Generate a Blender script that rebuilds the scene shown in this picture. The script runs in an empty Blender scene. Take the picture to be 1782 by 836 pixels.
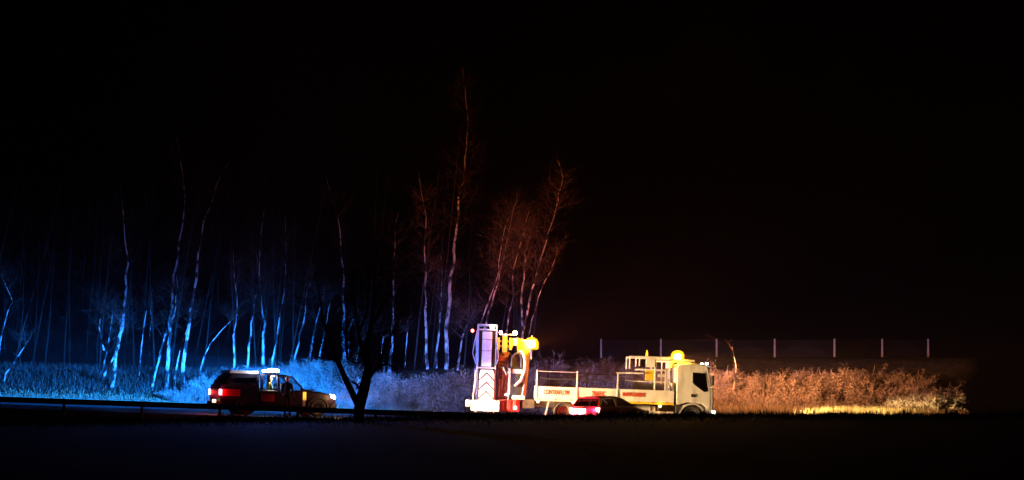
import bpy, bmesh, math, random
from mathutils import Vector, Matrix

S = bpy.context.scene
COL = S.collection
R = math.radians
rnd = random.Random(7)

# ------------------------------------------------------------------ camera, world, sun, exposure
CAMZ, F, CX, HY = 1.85, 3037.0, 891.0, 664.0          # eye height; focal length, centre column and horizon row of the photograph
cam = bpy.data.objects.new('camera', bpy.data.cameras.new('camera'))
COL.objects.link(cam)
cam.location = (0, 0, CAMZ)
cam.rotation_euler = (R(90), 0, 0)
cam.data.sensor_width = 36
cam.data.lens = 36 * F / 1782
cam.data.shift_y = (HY - 418) / 1782
cam.data.clip_start = 0.3
cam.data.clip_end = 3000
S.camera = cam

w = bpy.data.worlds.new('World')
S.world = w
w.use_nodes = True
nt = w.node_tree
sky = nt.nodes.new('ShaderNodeTexSky')
sky.sky_type = 'NISHITA'
sky.sun_disc = False
sky.sun_elevation = R(-9)
sky.sun_rotation = R(140)
nt.links.new(sky.outputs[0], nt.nodes['Background'].inputs[0])
nt.nodes['Background'].inputs[1].default_value = 0.05

sun = bpy.data.objects.new('moonlight', bpy.data.lights.new('moonlight', 'SUN'))
COL.objects.link(sun)
sun.data.energy = 0.0015
sun.data.angle = R(0.5)
sun.data.color = (1, .93, .85)
sun.rotation_euler = (R(50), 0, R(25))

S.view_settings.view_transform = 'Standard'
S.view_settings.look = 'None'
S.view_settings.exposure = 0
S.view_settings.gamma = 1
S.cycles.use_denoising = True
S.cycles.max_bounces = 5
S.cycles.diffuse_bounces = 2
S.cycles.glossy_bounces = 2
S.cycles.transparent_max_bounces = 12
S.cycles.volume_bounces = 0
S.cycles.sample_clamp_indirect = 3
S.cycles.sample_clamp_direct = 0
S.cycles.caustics_reflective = False
S.cycles.caustics_refractive = False

BLUE = (.008, .19, 1.0)
AMBER = (1.0, .33, .035)
HEADW = (1.0, .80, .50)

def P(px, py, Y):
    """a point of the place at distance Y, from where the photograph shows it"""
    return Vector(((px - CX) / F * Y, Y, CAMZ + (HY - py) / F * Y))

# ------------------------------------------------------------------ helpers
def tag(o, label=None, cat=None, group=None, kind=None):
    if label: o['label'] = label
    if cat: o['category'] = cat
    if group: o['group'] = group
    if kind: o['kind'] = kind
    return o

def empty(name, loc=(0, 0, 0), rot=(0, 0, 0)):
    o = bpy.data.objects.new(name, None)
    COL.objects.link(o)
    o.location = loc
    o.rotation_euler = rot
    o.empty_display_size = .2
    return o

class MB:
    def __init__(s): s.v, s.f = [], []
    def add(s, vs, fs):
        n = len(s.v)
        s.v.extend([tuple(p) for p in vs])
        s.f.extend([tuple(i + n for i in f) for f in fs])
        return s
    def box(s, x0, x1, y0, y1, z0, z1):
        return s.add([(x0,y0,z0),(x1,y0,z0),(x1,y1,z0),(x0,y1,z0),(x0,y0,z1),(x1,y0,z1),(x1,y1,z1),(x0,y1,z1)],
                     [(0,3,2,1),(4,5,6,7),(0,1,5,4),(1,2,6,5),(2,3,7,6),(3,0,4,7)])
    def prism(s, poly, y0, y1):
        """outline in x,z run from y0 to y1"""
        n = len(poly)
        vs = [(x, y0, z) for x, z in poly] + [(x, y1, z) for x, z in poly]
        fs = [tuple(range(n)), tuple(range(2*n-1, n-1, -1))]
        fs += [(i, i+n, (i+1) % n + n, (i+1) % n) for i in range(n)]
        return s.add(vs, fs)
    def loft(s, rings, cap=True):
        n = len(rings[0]); vs = [p for r in rings for p in r]; fs = []
        for k in range(len(rings)-1):
            for i in range(n):
                j = (i+1) % n
                fs.append((k*n+i, k*n+j, (k+1)*n+j, (k+1)*n+i))
        if cap:
            fs.append(tuple(range(n-1, -1, -1)))
            fs.append(tuple(range((len(rings)-1)*n, len(rings)*n)))
        return s.add(vs, fs)
    def tube(s, pts, rad, sides=6, cap=True):
        pts = [Vector(p) for p in pts]
        if not hasattr(rad, '__len__'): rad = [rad] * len(pts)
        rings = []
        for i, p in enumerate(pts):
            d = (pts[min(i+1, len(pts)-1)] - pts[max(i-1, 0)]).normalized()
            a = d.cross(Vector((0, 1, 0)) if abs(d.y) < .9 else Vector((1, 0, 0))).normalized()
            b = d.cross(a)
            rings.append([p + (a*math.cos(2*math.pi*k/sides) + b*math.sin(2*math.pi*k/sides)) * rad[i] for k in range(sides)])
        return s.loft(rings, cap)
    def lathe(s, prof, c, axis='y', n=20):
        """prof: (radius, offset along axis)"""
        rings = []
        for k in range(n):
            t = 2*math.pi*k/n; ring = []
            for r, h in prof:
                a, b = r*math.cos(t), r*math.sin(t)
                q = {'y': (a, h, b), 'z': (a, b, h), 'x': (h, a, b)}[axis]
                ring.append((c[0]+q[0], c[1]+q[1], c[2]+q[2]))
            rings.append(ring)
        m = len(prof); vs = [p for r in rings for p in r]; fs = []
        for k in range(n):
            for i in range(m-1):
                fs.append((k*m+i, ((k+1) % n)*m+i, ((k+1) % n)*m+i+1, k*m+i+1))
        return s.add(vs, fs)
    def build(s, name, mat, parent=None, smooth=False, bevel=0, fix=True):
        me = bpy.data.meshes.new(name)
        me.from_pydata(s.v, [], s.f)
        if fix:
            bm = bmesh.new(); bm.from_mesh(me)
            bmesh.ops.recalc_face_normals(bm, faces=bm.faces)
            bm.to_mesh(me); bm.free()
        me.materials.append(mat)
        if smooth:
            me.polygons.foreach_set('use_smooth', [True]*len(me.polygons))
            try: me.set_sharp_from_angle(angle=R(40))
            except Exception: pass
        o = bpy.data.objects.new(name, me)
        COL.objects.link(o)
        if parent: o.parent = parent
        if bevel:
            m = o.modifiers.new('bevel', 'BEVEL'); m.width = bevel; m.segments = 2; m.limit_method = 'ANGLE'; m.angle_limit = R(35)
        return o

def box(name, mat, parent, x0, x1, y0, y1, z0, z1, bevel=.01):
    return MB().box(x0, x1, y0, y1, z0, z1).build(name, mat, parent, bevel=bevel)

def copy_tree(o, parent=None):
    c = o.copy(); COL.objects.link(c)
    if parent: c.parent = parent
    for ch in list(o.children): copy_tree(ch, c)
    return c

# ------------------------------------------------------------------ materials
def mat(name, col, rough=.7, col2=None, scale=6.0, metal=0.0, bump=0.0, stretch=None, spec=.5, lo=.35, hi=.65, coat=0):
    m = bpy.data.materials.new(name); m.use_nodes = True
    n = m.node_tree; b = n.nodes['Principled BSDF']
    b.inputs['Base Color'].default_value = (*col, 1)
    b.inputs['Roughness'].default_value = rough
    b.inputs['Metallic'].default_value = metal
    b.inputs['Specular IOR Level'].default_value = spec
    b.inputs['Coat Weight'].default_value = coat
    if col2 or bump:
        tc = n.nodes.new('ShaderNodeTexCoord')
        mp = n.nodes.new('ShaderNodeMapping')
        n.links.new(tc.outputs['Object'], mp.inputs[0])
        if stretch: mp.inputs['Scale'].default_value = stretch
        no = n.nodes.new('ShaderNodeTexNoise')
        no.inputs['Scale'].default_value = scale
        no.inputs['Detail'].default_value = 5
        n.links.new(mp.outputs[0], no.inputs['Vector'])
    if col2:
        r = n.nodes.new('ShaderNodeValToRGB')
        r.color_ramp.elements[0].position = lo; r.color_ramp.elements[0].color = (*col, 1)
        r.color_ramp.elements[1].position = hi; r.color_ramp.elements[1].color = (*col2, 1)
        n.links.new(no.outputs['Fac'], r.inputs[0])
        n.links.new(r.outputs[0], b.inputs['Base Color'])
    if bump:
        bp = n.nodes.new('ShaderNodeBump'); bp.inputs['Strength'].default_value = bump; bp.inputs['Distance'].default_value = .03
        n.links.new(no.outputs['Fac'], bp.inputs['Height'])
        n.links.new(bp.outputs[0], b.inputs['Normal'])
    return m

def lens_mat(name, col, strength):
    """a clear lens that glows and lets its lamp through"""
    m = bpy.data.materials.new(name); m.use_nodes = True
    n = m.node_tree; n.nodes.clear()
    e = n.nodes.new('ShaderNodeEmission'); e.inputs[0].default_value = (*col, 1); e.inputs[1].default_value = strength
    t = n.nodes.new('ShaderNodeBsdfTransparent'); a = n.nodes.new('ShaderNodeAddShader'); o = n.nodes.new('ShaderNodeOutputMaterial')
    n.links.new(e.outputs[0], a.inputs[0]); n.links.new(t.outputs[0], a.inputs[1]); n.links.new(a.outputs[0], o.inputs[0])
    m.cycles.emission_sampling = 'NONE'
    return m

def glass_mat(name, tint=(.55, .6, .62), gloss=.12):
    m = bpy.data.materials.new(name); m.use_nodes = True
    n = m.node_tree; n.nodes.clear()
    t = n.nodes.new('ShaderNodeBsdfTransparent'); t.inputs[0].default_value = (*tint, 1)
    g = n.nodes.new('ShaderNodeBsdfGlossy'); g.inputs['Roughness'].default_value = .04
    x = n.nodes.new('ShaderNodeMixShader'); x.inputs[0].default_value = gloss
    o = n.nodes.new('ShaderNodeOutputMaterial')
    n.links.new(t.outputs[0], x.inputs[1]); n.links.new(g.outputs[0], x.inputs[2]); n.links.new(x.outputs[0], o.inputs[0])
    return m

M = dict(
    field=mat('field_grass', (.008, .009, .005), .95, (.018, .016, .010), 1.2, spec=.05),
    soil=mat('bank_grass', (.03, .03, .018), .95, (.085, .075, .045), 3, bump=.5, spec=.1),
    blade=mat('grass_blades', (.012, .014, .006), .9, (.028, .025, .014), 2, spec=.1),
    straw=mat('winter_grass', (.22, .19, .10), .9, (.42, .36, .2), 5, spec=.1),
    asphalt=mat('asphalt', (.035, .035, .037), .42, (.06, .06, .062), 30, bump=.12, spec=.5),
    line=mat('road_paint', (.55, .55, .52), .7, (.75, .75, .72), 8),
    bark=mat('birch_bark', (.04, .032, .028), .8, (.60, .56, .50), 3.0, bump=.5, stretch=(1, 1, .6), lo=.45, hi=.55, spec=.2),
    darkbark=mat('dark_bark', (.015, .012, .010), .9, (.035, .03, .025), 6, bump=.6, spec=.1),
    twig=mat('birch_twigs', (.10, .065, .05), .9, (.17, .12, .10), 3, spec=.1),
    dimwood=mat('dim_wood', (.035, .028, .024), .9, (.07, .055, .048), 3, spec=.1),
    darktwig=mat('dark_twigs', (.012, .010, .008), .95, spec=.05),
    shrub=mat('scrub_twigs', (.15, .125, .095), .95, (.42, .37, .29), 1.6, spec=.05, lo=.3, hi=.62),
    steel=mat('galvanised_steel', (.20, .20, .21), .6, (.30, .30, .31), 9, metal=.3),
    rail=mat('weathered_and_shaded_rail', (.035, .033, .033), .75, (.06, .058, .056), 5, spec=.2),
    alu=mat('aluminium', (.55, .56, .58), .45, (.68, .69, .70), 5, metal=.35),
    concrete=mat('concrete', (.26, .25, .23), .9, (.38, .36, .33), 8, bump=.3),
    white=mat('white_paint', (.50, .47, .42), .45, (.80, .785, .75), 2.6, coat=.1, stretch=(1, 1, .35), lo=.28, hi=.55),
    whitedirt=mat('white_paint_dirty', (.48, .46, .42), .5, (.72, .70, .66), 3.5),
    black=mat('black_plastic', (.02, .02, .021), .6, (.035, .035, .036), 9),
    tyre=mat('tyre_rubber', (.025, .025, .025), .85, (.05, .048, .045), 10, bump=.3),
    rim=mat('steel_rim', (.22, .22, .21), .5, (.34, .33, .31), 7, metal=.4),
    chassis=mat('chassis_paint', (.03, .028, .027), .7, (.08, .07, .06), 6),
    orange=mat('orange_lettering', (.70, .09, .012), .6, (.6, .06, .01), 8),
    grey=mat('grey_lettering', (.30, .30, .30), .6),
    navy=mat('dark_blue_paint', (.016, .012, .036), .5, (.026, .020, .052), 2, spec=.3),
    redref=mat('red_reflective', (.78, .02, .02), .5, (.62, .012, .015), 12),
    yellowref=mat('yellow_reflective', (.85, .62, .02), .5, (.75, .5, .02), 9),
    chevdark=mat('chevron_grey', (.05, .04, .045), .6, (.09, .07, .07), 9),
    yellow=mat('yellow_paint_amber_lit', (.78, .55, .04), .5, (.62, .42, .03), 5),
    red=mat('red_lit_housing', (.30, .05, .045), .5, (.20, .03, .03), 4),
    redlit=mat('red_lit_cover', (.42, .17, .15), .8, (.30, .10, .09), 4, bump=.6),
    silver=mat('silver_paint', (.09, .09, .095), .4, (.13, .13, .135), 3, metal=.5, coat=.5),
    darkred=mat('dark_red_paint', (.022, .005, .006), .45, (.035, .007, .008), 3),
    seat=mat('seat_fabric', (.06, .05, .05), .9, (.09, .08, .08), 8),
    skin=mat('skin', (.45, .29, .21), .6),
    uniform=mat('dark_uniform', (.012, .012, .018), .85, (.022, .022, .03), 12, spec=.2),
    hivis=mat('hi_vis_yellow', (.75, .72, .08), .8, (.62, .60, .05), 9),
    hair=mat('dark_hair', (.03, .02, .015), .8),
    cloth=mat('reflective_tape', (.7, .7, .7), .5),
    glass=glass_mat('clear_glass'),
    darkglass=glass_mat('dark_glass', (.12, .11, .12), .10),
)
L = dict(
    amber=lens_mat('amber_lens', (1, .66, .18), 40),
    halo_dome=lens_mat('amber_halo', (1, .40, .008), 1.15),
    marker=lens_mat('marker_lens', (1, .66, .22), 4.5),
    blue=lens_mat('blue_lens', (.75, .88, 1), 30),
    red=lens_mat('red_lens', (1, .16, .13), 6),
    tail=lens_mat('tail_lens', (1, .42, .42), 5),
    pink=lens_mat('pink_white_lens', (1, .5, .58), 7),
    white=lens_mat('white_lens', (1, .93, .82), 9),
    bluewhite=lens_mat('blue_white_flare', (.8, .86, 1), 6),
    side=lens_mat('amber_side_glow', (1, .52, .05), .75),
    plate=lens_mat('plate_glow', (1, .72, .42), 1.5),
)

n = M['shrub'].node_tree; bsdf = n.nodes['Principled BSDF']; src = bsdf.inputs['Base Color'].links[0].from_socket     # each shrub its own shade
oi = n.nodes.new('ShaderNodeObjectInfo'); mr = n.nodes.new('ShaderNodeMapRange'); mr.inputs['To Min'].default_value = .55; mr.inputs['To Max'].default_value = 1.15
n.links.new(oi.outputs['Random'], mr.inputs['Value'])
mx = n.nodes.new('ShaderNodeVectorMath'); mx.operation = 'SCALE'
n.links.new(src, mx.inputs[0]); n.links.new(mr.outputs[0], mx.inputs['Scale']); n.links.new(mx.outputs[0], bsdf.inputs['Base Color'])

# ------------------------------------------------------------------ lamps
def lamp(name, parent, loc, power, col, radius=.06, vfall=None, dirn=None, back=-.1, tilt=0.0, vdown=None, wide=.35, base=0.0):
    """point lamp; vfall: how flat its fan of light is; dirn: the side its modules face"""
    d = bpy.data.lights.new(name, 'POINT'); d.energy = power; d.color = col; d.shadow_soft_size = radius
    o = bpy.data.objects.new(name, d); COL.objects.link(o); o.location = loc
    if parent: o.parent = parent
    if vfall or dirn:
        d.use_nodes = True; n = d.node_tree; e = n.nodes['Emission']
        tc = n.nodes.new('ShaderNodeTexCoord')
        val = None
        def math_(op, a, b=None, c=None):
            q = n.nodes.new('ShaderNodeMath'); q.operation = op
            for i, x in enumerate((a, b, c)):
                if x is None: continue
                if isinstance(x, (int, float)): q.inputs[i].default_value = x
                else: n.links.new(x, q.inputs[i])
            return q.outputs[0]
        nrm = tc.outputs['Normal']
        if vfall:
            sp = n.nodes.new('ShaderNodeSeparateXYZ'); n.links.new(nrm, sp.inputs[0])
            dz = math_('SUBTRACT', sp.outputs[2], tilt)
            q = math_('MAXIMUM', math_('DIVIDE', dz, vfall), math_('DIVIDE', dz, -(vdown or vfall)))
            q = math_('MULTIPLY', q, q)
            val = math_('DIVIDE', 1.0, math_('ADD', q, 1.0))
            val = math_('MULTIPLY', val, val)
        if dirn:
            dt = n.nodes.new('ShaderNodeVectorMath'); dt.operation = 'DOT_PRODUCT'
            n.links.new(nrm, dt.inputs[0]); dt.inputs[1].default_value = Vector(dirn).normalized()
            mr = n.nodes.new('ShaderNodeMapRange'); mr.interpolation_type = 'SMOOTHSTEP'
            mr.inputs['From Min'].default_value = back; mr.inputs['From Max'].default_value = back + wide; mr.inputs['To Min'].default_value = base
            n.links.new(dt.outputs['Value'], mr.inputs['Value'])
            val = mr.outputs[0] if val is None else math_('MULTIPLY', val, mr.outputs[0])
        n.links.new(val, e.inputs['Strength'])
    return o

def spot(name, parent, loc, power, col, rot, size=60, blend=.6, radius=.06):
    d = bpy.data.lights.new(name, 'SPOT'); d.energy = power; d.color = col; d.shadow_soft_size = radius
    d.spot_size = R(size); d.spot_blend = blend
    o = bpy.data.objects.new(name, d); COL.objects.link(o); o.location = loc; o.rotation_euler = rot
    if parent: o.parent = parent
    return o

# ------------------------------------------------------------------ the lie of the land
def lerp(a, b, t): return a + (b - a) * max(0.0, min(1.0, t))
def sm(t): t = max(0.0, min(1.0, t)); return t*t*(3-2*t)
def roadz(x): return -.034 * max(-70.0, min(60.0, x))
def crest_row(x): return lerp(734.0, 723.0, (x + 14) / 21)
def ground(x, y):
    r = roadz(x)
    zc = CAMZ - (crest_row(x) - HY) / F * 68
    zc = max(zc, -1.2)
    if y < 68: return lerp(.12, zc, sm(y / 68)) if y > 0 else .12
    if y < 71.3: return lerp(zc, r - .22, sm((y - 68) / 3.3))
    if y < 73.2: return lerp(r - .22, r - .01, (y - 71.3) / 1.9)
    if y < 86.2: return r - .006
    # the far bank: gentle on the left, steep under the fence, gone beyond its end
    left = lerp(1.0, 0, (x + 14) / 14)
    top = lerp(2.35 + .03 * max(0, -x - 20), 3.25 - 0 * x, (x + 8) / 14)
    run = lerp(13, 17, (x + 8) / 14)
    end = sm((x - 22.3 - max(0, y - 92) * .5) / 5)
    h = top - r
    z = r - .006 + (h + r * 0) * sm((y - 86.2) / run) ** (1.0 if x > 0 else .8)
    if y > 86.2 + run: z += (y - 86.2 - run) * .01
    return lerp(z, min(z, roadz(x) - .3 - .01 * (y - 86)), end)

def axis(a, b, fine0, fine1, fstep, cstep):
    v, t = [], a
    while t < b:
        v.append(t); t += fstep if fine0 <= t < fine1 else cstep
    return v + [b]

xs = axis(-40, 42, -40, 42, .8, 4); xs = [-900, -400, -200, -110, -70, -52] + xs + [50, 70, 110, 200, 400, 900]
ys = [-60, -20, 0, 8, 16, 24, 32, 40, 46, 52, 56, 60] + axis(62, 112, 62, 112, .55, 4) + [118, 126, 140, 180, 260, 450, 900, 1500]
mb = MB()
for y in ys:
    for x in xs: mb.v.append((x, y, ground(x, y) + ((rnd.random() - .5) * .12 if 87 < y < 130 else 0)))
nx = len(xs)
for j in range(len(ys)-1):
    for i in range(nx-1): mb.f.append((j*nx+i, j*nx+i+1, (j+1)*nx+i+1, (j+1)*nx+i))
g = mb.build('ground', M['field'], None, smooth=True, fix=False)
tag(g, 'dark rough field falling to the road and the grass bank beyond it', 'ground', kind='structure')
g.data.materials.append(M['soil'])
for p in g.data.polygons:
    if p.center.y > 86.3: p.material_index = 1

def strip(name, m, y0, y1, dz, x0=-69, x1=59, step=2.0, parent=None):
    b = MB(); x = x0; k = 0
    while x <= x1 + 1e-6:
        b.v += [(x, y0, roadz(x) + dz), (x, y1, roadz(x) + dz)]
        if k: b.f.append((2*k-2, 2*k, 2*k+1, 2*k-1))
        x += step; k += 1
    return b.build(name, m, parent, fix=False)
road = strip('road', M['asphalt'], 73.2, 86.2, .004)
tag(road, 'dark asphalt carriageway sloping gently down to the right', 'road', kind='structure')
strip('edge_line', M['line'], 73.75, 73.9, .009, parent=road)
strip('edge_line', M['line'], 85.3, 85.45, .009, parent=road)
for k in range(14):
    x0 = -60 + k*8.5
    strip('lane_line', M['line'], 79.55, 79.67, .009, x0, x0+2.0, 1.0, parent=road)

# ------------------------------------------------------------------ grasses (nobody could count them)
def blades(name, m, n, place, h0, h1, wd, kind='stuff', label='', cat='grass'):
    b = MB(); r = random.Random(len(name)*13)
    for _ in range(n):
        x, y = place(r)
        z = ground(x, y) - .01
        h = r.uniform(h0, h1); a = r.uniform(0, 6.283); wx, wy = math.cos(a)*wd*.5, math.sin(a)*wd*.5
        lx, ly = r.gauss(0, .35)*h, r.gauss(0, .35)*h
        b.add([(x-wx, y-wy, z), (x+wx, y+wy, z), (x+lx*.5+wx*.7, y+ly*.5+wy*.7, z+h*.6), (x+lx*.5-wx*.7, y+ly*.5-wy*.7, z+h*.6), (x+lx, y+ly, z+h)],
              [(0, 1, 2, 3), (3, 2, 4)])
    o = b.build(name, m, None, fix=False)
    tag(o, label, cat, kind=kind); return o
def crest_place(r):
    y = 69.6 - abs(r.gauss(0, 3.2)) ** 1.15
    return r.uniform(-24, 24) * y / 72 * 1.05 + 1.2, y
_tc = [(rnd.uniform(-23, 23), rnd.uniform(66, 69.5), rnd.uniform(.3, .8)) for _ in range(170)]
def tuft_place(r):
    c = r.choice(_tc); return c[0] + r.gauss(0, c[2]*.5), c[1] + r.gauss(0, c[2]*.5)
blades('field_grass', M['blade'], 30000, crest_place, .05, .17, .02, label='dark rough grass along the brow of the field in front of the road')
blades('grass_tufts', M['blade'], 9000, tuft_place, .10, .32, .022, label='taller dark grass tufts standing along the brow of the field')
def verge_left(r): return r.uniform(-34, -1), 86.5 + abs(r.gauss(0, 1.7))
def verge_right(r): return (r.uniform(9, 22.6), 86.4 + abs(r.gauss(0, 1.0))) if r.random() < .45 else (r.triangular(14.5, 22.0, 18), 87.0 + abs(r.gauss(0, .5)))
blades('verge_grass', M['straw'], 26000, verge_left, .06, .22, .03, label='pale winter grass on the far verge lit blue behind the pickup')
blades('bank_grass', M['straw'], 22000, verge_right, .3, 1.2, .03, label='pale winter grass at the foot of the scrub lit by the lorry headlamps')

# ------------------------------------------------------------------ scrub on the bank
def ribbon(b, p, q, wd, r):
    d = (q - p); s = d.cross(Vector((r.gauss(0, 1), r.gauss(0, 1), r.gauss(0, 1))))
    if s.length < 1e-6: return
    s = s.normalized() * wd
    b.add([p - s, p + s, q + s*.35, q - s*.35], [(0, 1, 2, 3)])

def shrub_mesh(seed, n=8500):
    r = random.Random(seed); b = MB()
    for _ in range(120):
        an = r.uniform(0, 6.283); rr = r.random() ** .6 * .55
        p = Vector((math.cos(an)*rr, math.sin(an)*rr, 0)); an += r.gauss(0, .5)
        t = Vector((math.cos(an)*r.uniform(.05, .75), math.sin(an)*r.uniform(.05, .75), 1)).normalized()
        ln = r.uniform(.55, 1.2) * (1.15 - .25*rr) * (1.25 if r.random() < .12 else 1); st = 9; droop = r.uniform(.0, .16)
        for k in range(st):
            q = p + t * ln / st
            ribbon(b, p, q, .010 * (1.1 - k/st), r)
            for _ in range(11 if k > 1 else 3):
                c = p.lerp(q, r.random()) + Vector((r.gauss(0, .06), r.gauss(0, .06), r.gauss(0, .05)))
                if c.z < 0: continue
                d = (t + Vector((r.gauss(0, .8), r.gauss(0, .8), r.gauss(0, .6)))).normalized()
                sd = d.cross(Vector((r.gauss(0, 1), r.gauss(0, 1), r.gauss(0, 1)))).normalized()
                if r.random() < .6: l, wd = r.uniform(.025, .05), r.uniform(.011, .022)      # dead leaf or seed head
                else: l, wd = r.uniform(.08, .20), r.uniform(.004, .008)                      # bare twig
                b.add([c - sd*wd, c + sd*wd, c + d*l + sd*wd*.4, c + d*l - sd*wd*.4], [(0, 1, 2, 3)])
            t = (t + Vector((math.cos(an)*.06 + r.gauss(0, .07), math.sin(an)*.06 + r.gauss(0, .07), -droop))).normalized(); p = q
    for _ in range(14):          # stems
        a = r.uniform(0, 6.283); q = Vector((math.cos(a)*.7*r.random(), math.sin(a)*.6*r.random(), r.uniform(.6, 1.2)))
        b.tube([(q.x*.2, q.y*.2, -.1), (q.x*.6, q.y*.6, q.z*.5), q], [.022, .015, .006], 4)
    me = bpy.data.meshes.new('scrub_shrub'); me.from_pydata(b.v, [], b.f); me.materials.append(M['shrub'])
    return me
SHR = [shrub_mesh(s) for s in range(6)]
def shrub(x, y, sx, sz, label, group):
    o = bpy.data.objects.new('scrub_shrub', rnd.choice(SHR)); COL.objects.link(o)
    o.location = (x, y, ground(x, y) - .08); o.rotation_euler = (0, 0, rnd.uniform(0, 6.28))
    o.scale = (sx, sx * rnd.uniform(.85, 1.1), sz)
    tag(o, label, 'shrub', group); return o
LB = 'pale leafless shrub massed with others on the bank behind the pickup, lit blue'
LP = 'pale leafless shrub massed with others on the bank behind the flatbed of the lorry'
LO = 'pale leafless shrub massed with others below the fence right of the lorry cab, lit orange'
def top_row(px):
    pts = [(0, 684), (200, 676), (330, 664), (380, 655), (430, 640), (480, 634), (540, 628), (600, 632), (650, 645), (700, 652), (760, 650), (830, 644), (900, 634), (1000, 630), (1090, 626),
           (1180, 640), (1260, 640), (1300, 652), (1360, 648), (1440, 644), (1520, 643), (1580, 650), (1630, 660), (1670, 680), (1700, 700)]
    for (a, b), (c, d) in zip(pts, pts[1:]):
        if px <= c: return lerp(b, d, (px - a) / (c - a))
    return 700
for row, (Y, step) in enumerate(((88.2, 1.05), (90.2, 1.25), (92.6, 1.4), (95.5, 1.6))):
    x = -16.5 + row * .3
    while x < 27.2:
        yy = Y + rnd.uniform(-.6, .6) + (.9 if x > 10 else 0); xx = x + rnd.uniform(-.3, .3)
        px = CX + xx / yy * F
        cap = P(px, top_row(px), yy).z - ground(xx, yy)
        hmax = (1.25, 1.7, 2.1, 2.4)[row] * rnd.uniform(.6, 1.25)
        h = min(hmax, cap * rnd.uniform(.82, 1.1))
        if h > .35 and px < 1668 and not (px > 1630 and row > 1):
            lab, gr = (LB, 'blue lit shrubs on the bank') if px < 825 else (LP, 'shrubs behind the lorry flatbed') if px < 1215 else (LO, 'orange lit shrubs on the bank')
            shrub(xx, yy, rnd.uniform(.8, 1.2) * (.8 + .2*h), h / 1.02, lab, gr)
        x += step * rnd.uniform(.8, 1.2)

# dead bracken and saplings among the trees on the left: one low mass
def under_place(r):
    return r.uniform(-38, -8), r.uniform(90, 106)
blades('woodland_undergrowth', M['twig'], 15000, under_place, .1, .5, .02, label='low tangle of dead bracken and saplings under the birches on the left', cat='undergrowth')

# ------------------------------------------------------------------ trees
def spray(b, r, p, d, ln, wd, depth):
    """a branch of thin twigs, forking"""
    n = 4; pts = [p]
    for k in range(n):
        d = (d + Vector((r.gauss(0, .16), r.gauss(0, .16), r.gauss(.03, .12)))).normalized()
        q = pts[-1] + d * ln / n
        ribbon(b, pts[-1], q, wd * (1 - .2*k), r)
        pts.append(q)
        if depth and k:
            for _ in range(2 if depth > 1 else 1):
                e = (d + Vector((r.gauss(0, .6), r.gauss(0, .6), r.gauss(0, .45)))).normalized()
                spray(b, r, q, e, ln * r.uniform(.4, .7), wd * .55, depth - 1)

def birch(label, stems, Y, tw=38, seed=0, group='birch trees on the far bank', up=.35, barkm='bark', grow=1.0):
    """stems: [(base thickness in photo pixels, [(column, row), ...] from foot to tip)]"""
    r = random.Random(seed * 31 + 5)
    f = P(*stems[0][1][0], Y)
    root = empty('birch_tree', (f.x, Y, ground(f.x, Y)))
    tag(root, label, 'tree', group)
    crown = MB(); first = True
    for thick, path in stems:
        yy = Y + (0 if first else r.uniform(-.5, .5))
        pts = [P(px, py, yy) for px, py in path]
        for k in range(1, len(pts)): pts[k].y += r.gauss(0, .15) * k
        if first: pts.insert(0, Vector((pts[0].x - (pts[1].x-pts[0].x)*.05, yy, min(ground(pts[0].x, yy), pts[0].z) - .15)))
        # carry the stem on past where the light loses it
        d = (pts[-1] - pts[-2]).normalized(); ext = (pts[-1] - pts[1]).length * .3 * grow
        for k in range(3): 
            d = (d + Vector((r.gauss(0, .1), r.gauss(0, .1), .12))).normalized(); pts.append(pts[-1] + d * ext / 3)
        # wander between the measured points
        fine = [pts[0]]
        for a, c in zip(pts, pts[1:]):
            m = max(1, int((c - a).length / .55))
            for k in range(1, m + 1):
                q = a.lerp(c, k / m)
                if k < m: q = q + Vector((r.gauss(0, .042), r.gauss(0, .04), 0))
                fine.append(q)
        r0 = thick / F * Y * .44; N = len(fine)
        rad = [max(.008, r0 * (1 - .93 * (i / (N-1)) ** .85)) * r.uniform(.9, 1.1) for i in range(N)]
        rad[0] *= 1.35
        b = MB(); b.tube([p - root.location for p in fine], rad, 7)
        b.build('trunk' if first else 'stem', M[barkm], root, smooth=True, fix=False)
        for k in range(tw):
            i = int(lerp(N * up, N - 2, r.random() ** .8)); p = fine[i] - root.location
            a = r.uniform(0, 6.283); t = i / N
            dd = Vector((math.cos(a), math.sin(a), r.uniform(.5, 1.5))).normalized()
            spray(crown, r, p, dd, (1.1 - .65*t) * r.uniform(.8, 2.3) * (r0 / .1) ** .3, .011, 2 if k % 2 else 1)
        first = False
    crown.build('crown', M['twig'], root, fix=False)
    return root

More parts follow.
